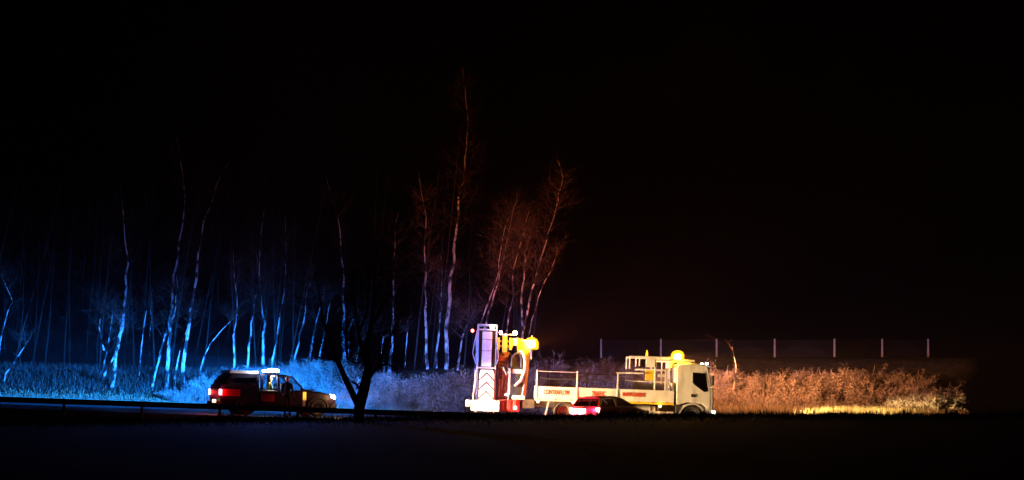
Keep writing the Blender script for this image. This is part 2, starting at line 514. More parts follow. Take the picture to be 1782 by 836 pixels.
BT = [
 ('thin birch at the far left edge curving up to the right, dimly lit blue', [(5, [(-6, 640), (2, 596), (12, 560), (19, 525), (21, 495)])], 96),
 ('short pale stub of a birch low down near the far left edge', [(4, [(4, 680), (12, 650), (24, 620), (36, 600)])], 93),
 ('dim birch leaning right, just left of the brightest left birch', [(5, [(168, 668), (178, 640), (186, 600), (190, 565)]), (3, [(181, 610), (174, 570), (171, 545)])], 94),
 ('bright blue lit birch standing alone left of the main clump, forked at its foot', [(9, [(196, 669), (202, 622), (210, 570), (218, 520), (222, 460), (225, 400)]), (5, [(180, 655), (192, 632), (203, 606), (212, 566)])], 92),
 ('slim dark birch in the gap left of the main clump, two thin stems', [(4, [(243, 670), (246, 620), (252, 570), (262, 520)]), (3, [(258, 655), (259, 600), (262, 540)])], 95),
 ('tallest birch of the left clump, its stem bending right high above the others', [(9, [(290, 668), (293, 600), (298, 540), (300, 480), (303, 458), (318, 400), (328, 360), (332, 335)])], 92),
 ('birch leaning across the foot of the tallest left birch', [(6, [(266, 668), (276, 630), (289, 590), (300, 550), (309, 520)])], 92.6),
 ('straight bright blue birch on the right of the left clump with a bright lower stem', [(9, [(318, 657), (322, 610), (331, 560), (337, 510), (344, 440), (352, 390), (362, 340)])], 91.5),
 ('slender birch tucked against the straight bright birch of the left clump', [(5, [(304, 657), (311, 625), (318, 596), (326, 560)])], 92.2),
 ('bent sapling leaning right above the back of the pickup', [(4, [(347, 650), (354, 622), (366, 598), (384, 574), (398, 560)])], 92),
 ('single thin upright birch right of the bent sapling, above the canopy of the pickup', [(5, [(407, 650), (408, 610), (410, 560), (409, 515), (407, 480)])], 93),
 ('birch leaning right above the pickup roof, meeting another at the top', [(6, [(428, 655), (434, 600), (442, 545), (450, 480), (453, 430)])], 93),
 ('upright birch meeting the leaning one above the pickup roof', [(7, [(459, 650), (458, 600), (456, 545), (452, 490)])], 94),
 ('birch right of the pickup light bar leaning right', [(5, [(473, 652), (480, 600), (487, 560), (493, 510), (499, 440)])], 94),
 ('birch with broken patches of white bark behind the pickup bonnet', [(5, [(512, 645), (520, 600), (527, 565), (532, 520), (536, 490)])], 96),
 ('leaning birch with one bright patch, left of the short bright foot', [(5, [(538, 632), (545, 585), (550, 560), (556, 530)])], 97),
 ('small birch with a short bright foot just above the scrub', [(4, [(554, 630), (562, 595), (570, 560), (576, 520)])], 97),
 ('birch with a broad bright patch left of the dark foreground tree', [(8, [(600, 640), (597, 600), (597, 560), (596, 500), (592, 430), (589, 380)])], 96),
 ('thin birch leaning right between the broad patched birch and the dark foreground tree', [(3, [(606, 622), (608, 595), (613, 560)])], 97),
 ('tiny forked sapling over the scrub beside the dark foreground tree', [(3, [(620, 630), (624, 605), (631, 590)])], 95),
 ('purple lit birch right of the dark foreground tree', [(7, [(678, 632), (683, 600), (684, 550), (685, 480), (688, 430)])], 98),
 ('twin low stems of birch right of the purple lit birch', [(4, [(668, 632), (664, 610), (668, 590)]), (3, [(705, 640), (706, 610), (709, 580)])], 99),
 ('tall mottled birch well left of the crash cushion', [(7, [(744, 640), (742, 590), (740, 540), (741, 460), (743, 380)])], 99),
 ('slim birch between the mottled birch and the tallest birch of the middle', [(5, [(760, 640), (763, 590), (766, 540), (769, 490)])], 100),
 ('tallest birch of the middle of the wood, its stem fading far above the lorry', [(9, [(776, 645), (777, 590), (781, 540), (788, 470), (791, 420), (800, 350), (808, 290), (812, 240)])], 99),
 ('leaning birch right above the left lamp of the crash cushion', [(5, [(797, 640), (804, 590), (815, 560)])], 98),
 ('pair of birches leaning right above the crash cushion, brown in the amber light', [(5, [(829, 585), (846, 535), (863, 490), (871, 440), (878, 400)]), (5, [(838, 585), (856, 530), (868, 490), (880, 430), (890, 380)])], 95),
 ('birch behind the top of the crash cushion, upright and brown', [(6, [(882, 600), (887, 540), (892, 490), (899, 450), (907, 420)])], 95),
 ('upright brown birch just left of the big amber beacon', [(6, [(910, 600), (909, 550), (909, 500), (915, 450), (922, 410)])], 95.5),
 ('brightest brown birch leaning right above the big amber beacon', [(6, [(906, 600), (913, 565), (924, 510), (938, 460), (951, 420), (966, 370), (975, 330)])], 93),
 ('short brown birch leaning right beside the brightest brown birch', [(4, [(916, 600), (926, 555), (936, 520), (948, 490), (968, 445)])], 94),
 ('thin white sapling standing in the orange scrub right of the lorry cab', [(3, [(1272, 704), (1276, 685), (1280, 655), (1279, 640), (1276, 612)])], 87.6),
]
for i, (lab, stems, Y) in enumerate(BT):
    small = stems[0][0] < 5
    birch(lab, stems, Y, tw=(5 if i == len(BT) - 1 else 30 if i > 25 else 14) if small else (105 if i > 21 else 40), seed=i, up=.5 if small else .38, grow=.35 if small else 1)

# wood beyond: trunks and twigs that read as one mass
b = MB(); r = random.Random(99)
for k in range(75):
    y = r.uniform(100, 128); x = r.uniform(-36, 2.6) * y / 100
    if x > 2 and r.random() < .35: continue
    z = ground(x, y); h = r.uniform(6, 15); lean = r.gauss(.06, .08)
    pts = [Vector((x + lean*h*t + r.gauss(0, .05), y, z - .2 + h*t)) for t in (0, .25, .5, .75, 1)]
    b.tube(pts, [.055, .045, .035, .02, .01], 5)
    for _ in range(26):
        t = r.uniform(.2, .97); p = pts[0].lerp(pts[-1], t); a = r.uniform(0, 6.28)
        spray(b, r, p, Vector((math.cos(a), math.sin(a), r.uniform(.4, 1.4))).normalized(), r.uniform(.8, 2.2), .012, 1)
tag(b.build('distant_wood', M['dimwood'], None, fix=False), 'dim bare wood filling the dark behind the birches', 'wood', kind='stuff')

# bare tree in the field on the near side of the road
def limb_tree():
    Y = 62.0; r = random.Random(3)
    f = P(625, 740, Y)
    root = empty('bare_tree', (f.x, Y, ground(f.x, Y)))
    tag(root, 'black silhouetted bare tree in the field in front of the road, low forked trunk', 'tree')
    o = root.location
    def path(pp, dy=0): return [P(px, py, Y) - o + Vector((0, dy * k, 0)) for k, (px, py) in enumerate(pp)]
    base = path([(625, 762), (624, 735), (625, 712), (630, 690), (637, 665), (641, 640), (640, 610), (645, 570), (652, 520), (650, 470), (656, 420)])
    k = Y / F
    MB().tube(base, [13*k, 10*k, 9.5*k, 10*k, 9*k, 7*k, 6*k, 4.5*k, 3.2*k, 2*k, .8*k], 9).build('trunk', M['darkbark'], root, smooth=True, fix=False)
    limbs = [([(624, 706), (616, 688), (606, 665), (596, 640), (588, 618), (580, 590), (570, 560), (566, 520), (560, 480)], 6.5),
             ([(596, 640), (586, 630), (574, 624), (560, 628), (548, 622)], 2.6),
             ([(637, 665), (648, 652), (658, 640), (676, 634), (690, 640), (698, 655)], 4.0),
             ([(658, 640), (664, 620), (672, 596), (690, 560), (704, 520)], 3.2),
             ([(641, 640), (628, 610), (622, 580), (614, 540), (610, 490), (604, 450)], 4.2),
             ([(645, 570), (664, 540), (680, 500), (690, 450)], 2.8),
             ([(630, 682), (622, 672), (618, 668)], 3.5),
             ([(622, 580), (636, 550), (640, 500), (634, 450)], 2.4)]
    tw = MB()
    for i, (pp, th) in enumerate(limbs):
        pts = path(pp, (-.25, .3, -.35, .25, .3, -.3, -.1, .2)[i]); n = len(pts)
        MB().tube(pts, [max(.5, th * (1 - .85 * j / (n-1))) * k for j in range(n)], 7).build('limb', M['darkbark'], root, smooth=True, fix=False)
        for a, c in zip(pts[1:], pts[2:]):
            for _ in range(22):
                p = a.lerp(c, r.random()); an = r.uniform(0, 6.28)
                spray(tw, r, p, Vector((math.cos(an), math.sin(an), r.uniform(.1, 1.1))).normalized(), r.uniform(.5, 1.3), .011, 2)
    for a, c in zip(base[5:], base[6:]):
        for _ in range(40):
            p = a.lerp(c, r.random()); an = r.uniform(0, 6.28)
            spray(tw, r, p, Vector((math.cos(an), math.sin(an), r.uniform(.1, 1.1))).normalized(), r.uniform(.6, 1.5), .011, 2)
    tw.build('crown', M['darktwig'], root, fix=False)
limb_tree()

# ------------------------------------------------------------------ safety barrier and fence
def barrier():
    Y = 71.6
    root = empty('safety_barrier', (-24, Y, roadz(-24) - .2))
    tag(root, 'low dark steel crash barrier along the near edge of the road', 'barrier')
    prof = [(a, .73 - (.73 - z) * .68) for a, z in ((.0, .40), (-.05, .44), (-.05, .50), (.0, .54), (.0, .58), (-.05, .62), (-.05, .69), (.0, .73), (.025, .73), (-.02, .67), (-.02, .63), (.025, .58), (.025, .54), (-.02, .50), (-.02, .45), (.025, .40))]
    x = -36.0
    first = None
    while x < 16:
        z0, z1 = roadz(x) - .2, roadz(x + 3.2) - .2; o = root.location
        rings = [[(X - o.x, a, z - .02 + b_ - o.z) for a, b_ in prof] for X, z in ((x + .004, z0), (x + 3.2, z1))]
        MB().loft(rings).build('beam', M['rail'], root, bevel=0)
        px = x + 1.6; zz = roadz(px) - .2 - o.z
        MB().box(px - .05 - o.x, px + .05 - o.x, .03, .12, zz - .3, zz + .66).build('post', M['rail'], root)
        x += 3.2
barrier()

def fence():
    spots = [(1046, 108), (1150, 108), (1247, 107), (1348, 106), (1452, 105), (1535, 108), (1615, 110)]
    o = Vector((P(1046, 640, 108).x, 108, ground(P(1046, 640, 108).x, 108)))
    root = empty('mesh_fence', o)
    tag(root, 'wire mesh fence on pale concrete posts along the top of the bank', 'fence')
    prev = None
    for px, Y in spots:
        p = P(px, 590, Y); gz = ground(p.x, Y)
        q = p - o; b = gz - o.z - .2
        MB().loft([[(q.x-.06, q.y-.06, b), (q.x+.06, q.y-.06, b), (q.x+.06, q.y+.06, b), (q.x-.06, q.y+.06, b)],
                   [(q.x-.045, q.y-.05, q.z), (q.x+.045, q.y-.05, q.z), (q.x+.045, q.y+.05, q.z), (q.x-.045, q.y+.05, q.z)]]).build('fence_post', M['concrete'], root)
        if prev:
            a, za = prev; m = MB(); n = 34
            hb = gz - o.z + .05
            for k in range(n + 1):        # chain-link: two families of slanted wires
                for sgn in (1, -1):
                    t0 = k / n; t1 = t0 + sgn * .5
                    h0, h1 = 0.0, 1.0
                    if t1 > 1: h1 = (1 - t0) / .5; t1 = 1.0
                    if t1 < 0: h1 = t0 / .5; t1 = 0.0
                    p0 = a.lerp(q, t0); p1 = a.lerp(q, t1)
                    zt0, zt1 = p0.z - .08, p1.z - .08
                    m.tube([(p0.x, p0.y, hb), (p1.x, p1.y, hb + (zt1 - hb) * h1)], .0032, 3, cap=False)
            for h in (.02, .5, .98):
                m.tube([(a.x, a.y, hb + (a.z - .08 - hb)*h), (q.x, q.y, hb + (q.z - .08 - hb)*h)], .004, 3, cap=False)
            m.build('mesh_panel', M['rail'], root, fix=False)
        prev = (q, gz)
fence()

# ------------------------------------------------------------------ wheels, people
def wheel(parent, c, rad, wid, rimr=.6, side=-1, dual=False, name='wheel'):
    x, y, z = c; h = wid / 2
    t = MB().lathe([(rad*rimr, -h*.8), (rad*.86, -h), (rad*.97, -h*.8), (rad, -h*.4), (rad, h*.4), (rad*.97, h*.8), (rad*.86, h), (rad*rimr, h*.8)], (x, y, z), 'y', 28).build(name, M['tyre'], parent, smooth=True)
    rm = MB().lathe([(0, side*h*.15), (rad*.16, side*h*.2), (rad*.2, side*h*.05), (rad*.42, -side*h*.1), (rad*rimr*.86, side*h*.2), (rad*rimr, side*h*.75), (rad*rimr, -side*h*.75), (0, -side*h*.75)], (x, y, z), 'y', 24)
    rm.build('rim', M['rim'], t, smooth=True, fix=True)
    nuts = MB()
    for k in range(8):
        a = k * math.pi / 4
        nuts.box(x + math.cos(a)*rad*.3 - .012, x + math.cos(a)*rad*.3 + .012, y + side*h*.1 - .03, y + side*h*.1 + .03, z + math.sin(a)*rad*.3 - .012, z + math.sin(a)*rad*.3 + .012)
    nuts.build('wheel_nuts', M['chassis'], t)
    return t

def skin_body(name, chains, mat_, parent, root_first=True, sub=1):
    vs, es, rad = [], [], []; ids = {}
    for ch in chains:
        prev = None
        for key, p, r_ in ch:
            if key not in ids:
                ids[key] = len(vs); vs.append(p); rad.append(r_)
            if prev is not None and prev != ids[key]: es.append((prev, ids[key]))
            prev = ids[key]
    me = bpy.data.meshes.new(name); me.from_pydata(vs, es, [])
    o = bpy.data.objects.new(name, me); COL.objects.link(o)
    if parent: o.parent = parent
    m = o.modifiers.new('skin', 'SKIN'); m.use_smooth_shade = True
    for i, r_ in enumerate(rad):
        sv = me.skin_vertices[0].data[i]
        sv.radius = r_ if hasattr(r_, '__len__') else (r_, r_); sv.use_root = (i == 0)
    if sub:
        s = o.modifiers.new('subsurf', 'SUBSURF'); s.levels = sub; s.render_levels = sub
    dg = bpy.context.evaluated_depsgraph_get()
    m2 = bpy.data.meshes.new_from_object(o.evaluated_get(dg)); o.modifiers.clear(); o.data = m2
    m2.name = name; m2.materials.clear(); m2.materials.append(mat_)
    return o

def hand(key, wrist, d, out, side):
    """five fingers from a palm: d points along the hand, out to its back, side to the thumb"""
    d, out, side = Vector(d).normalized(), Vector(out).normalized(), Vector(side).normalized()
    pl = Vector(wrist) + d * .085
    ch = [[(key + 'w', wrist, .026), (key + 'p', tuple(pl), (.038, .016))]]
    for i, (o, ln) in enumerate(((.028, .068), (.010, .078), (-.009, .072), (-.027, .055))):
        a = pl + side * o + d * .01; b_ = a + d * ln * .5 - out * .006; c = b_ + d * ln * .42 - out * .026
        ch.append([(key + 'p', tuple(pl), .02), (key + 'a%d' % i, tuple(a), .0095), (key + 'b%d' % i, tuple(b_), .0088), (key + 'c%d' % i, tuple(c), .007)])
    t0 = Vector(wrist) + d * .035 + side * .03; t1 = t0 + d * .03 + side * .022; t2 = t1 + d * .03 + side * .006 - out * .008
    ch.append([(key + 'w', wrist, .026), (key + 't0', tuple(t0), .012), (key + 't1', tuple(t1), .011), (key + 't2', tuple(t2), .008)])
    return ch

def head_parts(parent, c, face, hairm=None, hat=None):
    """head with eyes, nose, mouth, ears and hair at centre c; face: angle about z that the face looks along (0 = +x)"""
    e = Matrix.Translation(c) @ Matrix.Rotation(face, 4, 'Z')
    prof = [(0, -.125), (.045, -.118), (.062, -.095), (.072, -.05), (.080, .0), (.082, .04), (.070, .085), (.040, .112), (0, .12)]
    n = 16; rings = []
    for r_, h in prof:
        rings.append([e @ Vector((math.cos(t)*r_*1.18 + (.012 if h < 0 else 0), math.sin(t)*r_, h)) for t in [2*math.pi*k/n for k in range(n)]])
    m = MB().loft(rings)
    m.tube([e @ Vector((.088, 0, .012)), e @ Vector((.112, 0, -.022)), e @ Vector((.092, 0, -.034))], [.008, .014, .010], 6)
    for s in (-1, 1):
        m.tube([e @ Vector((.0, s*.080, .02)), e @ Vector((-.005, s*.092, .005)), e @ Vector((.005, s*.082, -.03))], [.012, .016, .009], 6)
    h = m.build('head', M['skin'], parent, smooth=True)
    f = MB()
    for s in (-1, 1): f.lathe([(0, .0), (.008, .004), (.011, .0), (0, -.006)], e @ Vector((.086, s*.031, .012)), 'x', 8)
    f.tube([e @ Vector((.091, -.022, -.062)), e @ Vector((.098, 0, -.064)), e @ Vector((.091, .022, -.062))], .005, 5)
    f.build('face_features', M['hair'], h)
    hr = []
    for r_, z in ((.083, -.02), (.089, .03), (.079, .085), (.05, .118), (.0, .13)):
        hr.append([e @ Vector((math.cos(t)*r_*(1.16 if math.cos(t) < 0 else (.95 if z < .06 else 1.16)) - .006, math.sin(t)*r_, z + (.055 if math.cos(t) > .4 and z < .05 else 0))) for t in [2*math.pi*k/n for k in range(n)]])
    MB().loft(hr, cap=False).build('hair' if not hat else 'cap', hat or M['hair'], h, smooth=True)
    return h

# ------------------------------------------------------------------ the lorry
def lorry():
    Y0 = 81.0                                   # its near side
    x0 = P(930, 700, Y0).x
    root = empty('flatbed_lorry', (x0, Y0, roadz(x0) + .004), (0, R(1.95), 0))
    tag(root, 'white flatbed traffic management lorry with lit amber beacons and orange lettering', 'lorry')
    W = 2.45
    # chassis and axles
    MB().box(-.9, 7.9, .62, .84, .70, .98).box(-.9, 7.9, W-.84, W-.62, .70, .98).box(-.9, -.8, .5, W-.5, .68, .98).build('chassis', M['chassis'], root, bevel=.01)
    # bed
    box('bed_floor', M['chassis'], root, -.02, 6.44, .05, W-.05, 1.0, 1.10)
    segs = [(0.0, 1.90), (1.94, 3.79), (3.83, 6.44)]
    for i, (a, c) in enumerate(segs):
        d = box('dropside', M['white'], root, a, c, 0, .045, 1.06, 1.66, .008)
        for t in range(3 if i < 2 else 4):      # latches and hinges
            hx = a + (c - a) * (.12 + .76 * t / (2 if i < 2 else 3))
            MB().box(hx - .045, hx + .045, -.018, 0, 1.07, 1.11).build('hinge', M['chassis'], d)
        MB().box(a + .02, c - .02, -.012, .0, 1.635, 1.66).build('top_rib', M['whitedirt'], d)
        o = box('dropside', M['whitedirt'], root, a, c, W-.045, W, 1.06, 1.66, .008)
    box('tailboard', M['whitedirt'], root, -.05, -.005, .05, W-.05, 1.06, 1.66)
    MB().box(3.9, 6.44, -.016, .0, 1.02, 1.10).box(3.9, 6.44, -.016, .05, 1.0, 1.02).build('yellow_strip', M['yellowref'], root)
    box('side_rail', M['whitedirt'], root, 0, 3.88, .0, .05, .985, 1.055)
    for y, mm in ((.02, 'alu'), (W-.02, 'rail')):  # backlit shade of the far posts put into a darker material
        for x in (.05, 1.92, 3.81):
            xx = x if y < 1 else x + .55
            MB().loft([[(xx-.05, y-.04, 1.05), (xx+.05, y-.04, 1.05), (xx+.05, y+.04, 1.05), (xx-.05, y+.04, 1.05)],
                       [(xx-.03, y-.03, 2.42), (xx+.03, y-.03, 2.42), (xx+.03, y+.03, 2.42), (xx-.03, y+.03, 2.42)]]).build('stanchion', M[mm], root, bevel=.01)
        for z in ((2.02,) if y < 1 else (2.02, 2.32)):
            MB().tube([(.05, y, z), (4.4, y, z)], .022, 6).build('guard_rail', M['rail'], root)
    MB().tube([(.1, .02, 2.36), (1.92, .02, 2.36)], .015, 6).build('guard_rail', M['alu'], root)
    # lettering on the three boards
    def text(s, x, z, size, m, sx=1.0):
        cu = bpy.data.curves.new('lettering', 'FONT'); cu.body = s; cu.size = size; cu.align_x = 'CENTER'; cu.align_y = 'CENTER'; cu.extrude = .002; cu.offset = .008
        cu.materials.append(m)
        o = bpy.data.objects.new('lettering', cu); COL.objects.link(o); o.parent = root
        o.location = (x, -.006, z); o.rotation_euler = (R(90), 0, 0); o.scale = (sx, 1, 1)
        dg = bpy.context.evaluated_depsgraph_get()
        me = bpy.data.meshes.new_from_object(o.evaluated_get(dg)); me.materials.clear(); me.materials.append(m)
        n = bpy.data.objects.new('lettering', me); COL.objects.link(n); n.parent = root
        n.location = o.location; n.rotation_euler = o.rotation_euler; n.scale = o.scale
        bpy.data.objects.remove(o)
    text('CONTRAFLOW', .98, 1.40, .30, M['orange'], .58)
    text('TRAFFIC', 2.93, 1.40, .30, M['orange'], .56)
    text('MANAGEMENT', 4.58, 1.42, .26, M['orange'], .62)
    text('01698 300000'[:5], 4.75, 1.22, .10, M['grey'], 1.0) if False else None
    # work cage behind the cab
    cage = [(4.33, 1.66, 3.16), (4.78, 2.75, 3.14), (5.52, 1.66, 3.12), (6.02, 1.66, 3.05), (6.36, 1.66, 2.95)]
    for y in (.06, W-.08):
        for x, za, zb in cage:
            if x == 4.33: za = 2.62
            MB().box(x-.03, x+.03, y-.03, y+.03, za, zb).build('cage_post', M['white'], root, bevel=.006)
        MB().box(4.30, 6.40, y-.035, y+.035, 3.13, 3.22).build('cage_rail', M['white'], root, bevel=.006)
        MB().box(4.75, 6.33, y-.022, y+.022, 2.58, 2.64).build('cage_rail', M['white'], root, bevel=.006)
        MB().box(3.86, 5.0, y-.022, y+.022, 2.40, 2.45).build('cage_rail', M['white'], root, bevel=.006)
        MB().box(4.3, 6.33, y-.02, y+.02, 2.02, 2.07).build('cage_rail', M['white'], root, bevel=.006)
    box('cage_panel', M['yellow'], root, 5.08, 5.50, .10, .14, 2.10, 2.60)
    box('cage_panel', M['white'], root, 5.08, 5.56, .03, .08, 2.72, 3.13)
    box('cage_panel', M['white'], root, 5.58, 5.98, .05, .10, 2.28, 2.42)
    box('cage_bench', M['chassis'], root, 4.6, 6.2, .9, 1.6, 1.10, 1.95)
    box('headboard', M['white'], root, 6.36, 6.42, .05, W-.05, 1.10, 2.05)
    for x in (6.1, 6.2): box('ladder_stile', M['white'], root, x-.02, x+.02, .0, .04, 1.66, 3.1, .004)
    MB().tube([(6.32, .1, 1.7), (6.15, .12, 2.1), (6.05, .12, 2.6)], .03, 6).build('brace', M['white'], root)
    box('light_board', M['white'], root, 5.56, 7.35, W-.62, W-.34, 3.0, 3.12, .02)
    box('light_board', M['white'], root, 5.56, 7.35, .04, .14, 3.02, 3.12, .02)
    box('light_board_bracket', M['white'], root, 6.2, 6.32, .3, W-.3, 2.7, 3.0)
    # cab
    prof = [(6.53, 1.00), (6.53, 2.80), (6.60, 2.93), (7.20, 2.98), (7.86, 2.93), (7.99, 2.80), (8.15, 1.98), (8.26, 1.72), (8.27, .98), (8.19, .62), (7.98, .60), (7.90, .95), (7.70, 1.10), (7.0, 1.12), (6.85, 1.05)]
    rings = []
    for y, k in ((.0, .035), (.04, .0), (W-.04, .0), (W, .035)):
        rings.append([(lerp(x, 7.4, k), y, lerp(z, 1.8, k)) for x, z in prof])
    MB().loft(rings).build('cab', M['white'], root, smooth=True, bevel=.015)
    win = [(7.30, 2.52), (7.83, 2.50), (7.98, 1.72), (7.80, 1.68), (7.36, 2.02), (7.30, 2.12)]
    dr = MB().prism([(7.20, 1.14), (7.20, 2.62), (7.86, 2.62), (8.10, 1.70), (8.13, 1.0), (8.02, .72), (7.95, 1.05), (7.75, 1.16)], -.006, .008).build('cab_door', M['white'], root, bevel=.004)
    wd = MB().prism(win, -.014, -.004).build('door_window', M['darkglass'], dr)
    MB().prism([(x*1.0 + (.03 if x > 7.6 else -.03), z + (.03 if z > 2.2 else -.03)) for x, z in win], -.010, -.0045).build('window_seal', M['black'], dr)
    MB().box(7.22, 7.42, -.026, -.006, 1.40, 1.54).build('door_handle', M['black'], dr, bevel=.006)
    MB().prism([(8.00, 2.72), (8.012, 2.72), (8.185, 1.94), (8.172, 1.94)], .15, W-.15).build('windscreen', M['darkglass'], root)
    box('sun_visor', M['white'], root, 7.90, 8.08, .1, W-.1, 2.78, 2.84)
    for y in (.12, W-.12): MB().box(7.86, 7.98, y-.06, y+.06, 2.93, 3.02).build('roof_marker', L['white'], root)
    MB().box(8.235, 8.29, .3, W-.3, 1.05, 1.6).build('grille', M['black'], root, bevel=.01)
    box('front_bumper', M['whitedirt'], root, 7.96, 8.36, .0, W, .38, .66, .03)
    for y in (.03, W-.33):
        MB().box(8.24, 8.37, y, y+.30, .62, .80).build('headlight', L['white'], root, bevel=.02)
    for y, s in ((.0, -1), (W, 1)):
        mr = MB().box(8.12, 8.24, y + s*.30 - .07, y + s*.30 + .07, 1.95, 2.42).build('mirror', M['black'], root, bevel=.02)
        MB().tube([(8.05, y, 2.5), (8.18, y + s*.3, 2.5), (8.18, y + s*.3, 1.9), (8.08, y, 1.85)], .015, 6).build('mirror_arm', M['alu'], mr)
    # wheel arch, wheels
    arch = [(7.30 + .62*math.cos(t), .50 + .62*math.sin(t)) for t in [math.pi*(1.02 - k/14*1.04) for k in range(15)]]
    arch2 = [(7.30 + .55*math.cos(t), .50 + .55*math.sin(t)) for t in [math.pi*(-.02 + k/14*1.04) for k in range(15)]]
    for a, c in ((.0, .42), (W-.42, W)): MB().prism(arch + arch2, a, c).build('mudguard', M['whitedirt'], root)
    box('cab_step', M['black'], root, 6.55, 6.80, .04, .4, .45, .95)
    for y in (.17, W-.17): wheel(root, (7.30, y, .50), .50, .30, side=-1 if y < 1 else 1)
    for y in (.22, W-.22): wheel(root, (1.35, y, .50), .50, .42, side=-1 if y < 1 else 1)
    MB().prism([(.62, .95), (.66, .98), (.52, .30), (.46, .30)], .06, .5).build('mudflap', M['alu'], root)
    MB().prism([(1.35 + .58*math.cos(t), .50 + .55*math.sin(t)) for t in [math.pi*k/12 for k in range(13)]] + [(1.35 + .53*math.cos(t), .50 + .50*math.sin(t)) for t in [math.pi*(1-k/12) for k in range(13)]], .05, .5).build('mudguard', M['black'], root)
    # under the bed: side locker, tank, side guard
    box('side_locker', M['chassis'], root, 3.0, 4.0, .12, .6, .50, .96)
    tank = MB().tube([(4.4, .40, .66), (5.6, .40, .66)], .27, 14).build('fuel_tank', M['alu'], root, smooth=True)
    for x in (4.6, 5.4): MB().lathe([(.275, -.03), (.285, -.03), (.285, .03), (.275, .03)], (x, .40, .66), 'x', 14).build('tank_strap', M['chassis'], tank)
    for z in (.42, .58): box('side_guard', M['white'], root, 2.3, 6.5, .05, .09, z, z + .10)
    for x in (2.6, 4.2, 5.7): box('guard_post', M['chassis'], root, x, x+.06, .06, .10, .40, .98)
    # side marker lamps
    for x in (.13, 1.78, 5.80):
        MB().lathe([(0, -.05), (.045, -.045), (.065, -.02), (.065, .02), (0, .02)], (x, -.02, .955 if x < 5 else .93), 'y', 12).build('side_marker', L['marker'], root, smooth=True)
        lamp('marker_light', root, (x, -.12, .94), 6, AMBER, .03)
    # beacons
    def beacon(x, y, z, power, s=.15, post=None, dr=(.2, 1, 0), tilt=0.0, back=-.6, wide=.35, base=0.0, col=AMBER, vf=.26, glow=200):
        bs = MB().lathe([(0, -.06), (s*.9, -.06), (s*.9, 0), (0, 0)], (x, y, z - s*.9), 'z', 14).build('beacon', M['black'], root)
        MB().lathe([(s*1.1, -s*.9), (s*1.35, -s*.6), (s*1.38, s*.4), (s*1.05, s*1.1), (s*.5, s*1.4), (0, s*1.5)], (x, y, z), 'z', 18).build('beacon_halo_lens', L['halo_dome'], bs, smooth=True)  # lens enlarged, its orange rim standing for the lamp's halo
        MB().lathe([(0, -s*.6), (s*.6, -s*.4), (s*.7, 0), (s*.6, s*.4), (0, s*.6)], (x, y, z), 'z', 14).build('beacon_bulb', L['amber'], bs, smooth=True)
        lamp('beacon_light', bs, (x, y, z), power, col, s*.8, vf, dr, back, tilt, vdown=.4, wide=wide, base=base)
        lamp('beacon_fill', bs, (x - .1, y - s*1.5, z + .05), glow, (1, .46, .008), s*.6)  # added fill lamp in front of the lens, lighting the near faces
        if post: MB().tube([(x, y, post), (x, y, z - s)], .03, 8).build('beacon_post', M['white'], bs)
    beacon(6.68, 1.98, 3.28, 23000, .20, None, (.92, .40, 0), -.02, .1, .85, .012, (1, .34, .14), .15, 120)
    beacon(6.62, .34, 3.27, 60, .19, glow=420)  # second cab beacon, added so that it lights the cage
    beacon(-.25, .25, 3.58, 10500, .24, 2.9, (.6, .8, 0), .35, .05, .5, .02, (1, .20, .03), .34)
    MB().tube([(5.12, .1, 3.2), (5.12, .1, 3.36), (5.12, .1, 3.52)], [.06, .055, .02], 10).build('unlit_beacon', M['yellow'], root, smooth=True)
    for y in (.45, W-.45):
        spot('headlight_beam', root, (8.42, y, .72), 95000, (1, .66, .24), (R(89.5), 0, R(-90 + 31)), 12, 1.0, .08)

    # crash cushion folded upright behind the bed: outer panel frame, inner arm, lamp board
    A, C = -2.93, -1.88
    fr = MB()
    for x in (A + .16, C - .02):
        fr.box(x-.03, x+.03, .30, .36, .35, 4.42).box(x-.03, x+.03, 2.0, 2.06, .35, 4.42)
    fr.build('cushion_frame', M['alu'], root, bevel=.006)
    for z in (.5, 2.40, 4.18, 4.40): MB().box(A+.13, C+.01, .28, 2.08, z, z+.07).build('cushion_crossbar', M['alu'], root, bevel=.006)
    MB().tube([(A+.12, .3, 2.6), (A-.05, .3, 3.1), (A+.02, .3, 3.6), (A+.14, .3, 4.2)], .025, 6).build('cushion_strut', M['alu'], root)
    MB().tube([(C+.03, .3, 2.6), (C+.10, .3, 2.9), (C+.04, .3, 3.6)], .025, 6).build('cushion_strut', M['alu'], root)
    MB().tube([(A+.02, .25, .6), (A+.13, .25, 2.3)], .03, 6).build('cushion_strut', M['alu'], root)
    for z0, z1 in ((2.50, 3.22), (3.24, 3.74), (3.76, 4.12)):
        box('cushion_panel', M['white'], root, A+.38, C-.22, .22, .28, z0, z1, .01)
    box('cushion_backing', M['rail'], root, A+.22, C-.06, .40, 1.95, .6, 4.2)
    chev = MB().prism([(A+.30, .95), (A+.30, 2.15), (A+.36, 2.34), (C-.14, 2.34), (C-.06, 2.15), (C-.06, .95)], .20, .26).build('chevron_panel', M['white'], root)
    for z in (1.02, 1.45, 1.88):
        mx = (A + C) / 2 + .11; hw = .40
        MB().prism([(mx-hw, z-.03), (mx, z+.36), (mx+hw, z-.03), (mx+hw, z-.12), (mx, z+.27), (mx-hw, z-.12)], .192, .199).build('chevron', M['chevdark'], chev)
    box('underrun_board', M['white'], root, A-.05, C+.22, .12, .2, .42, .92)
    box('underrun_board_glow', L['white'], root, A+.28, C-.25, .10, .12, .55, .66)  # glowing strip added for the headlight glare on the board
    lamp('underrun_fill', root, ((A+C)/2+.1, -.15, .75), 45, (1, .93, .85), .08)  # added lamp that brightens the foot of the chevron panel
    box('reflective_board', M['cloth'], root, A-.3, A-.1, .14, .18, .62, .92)
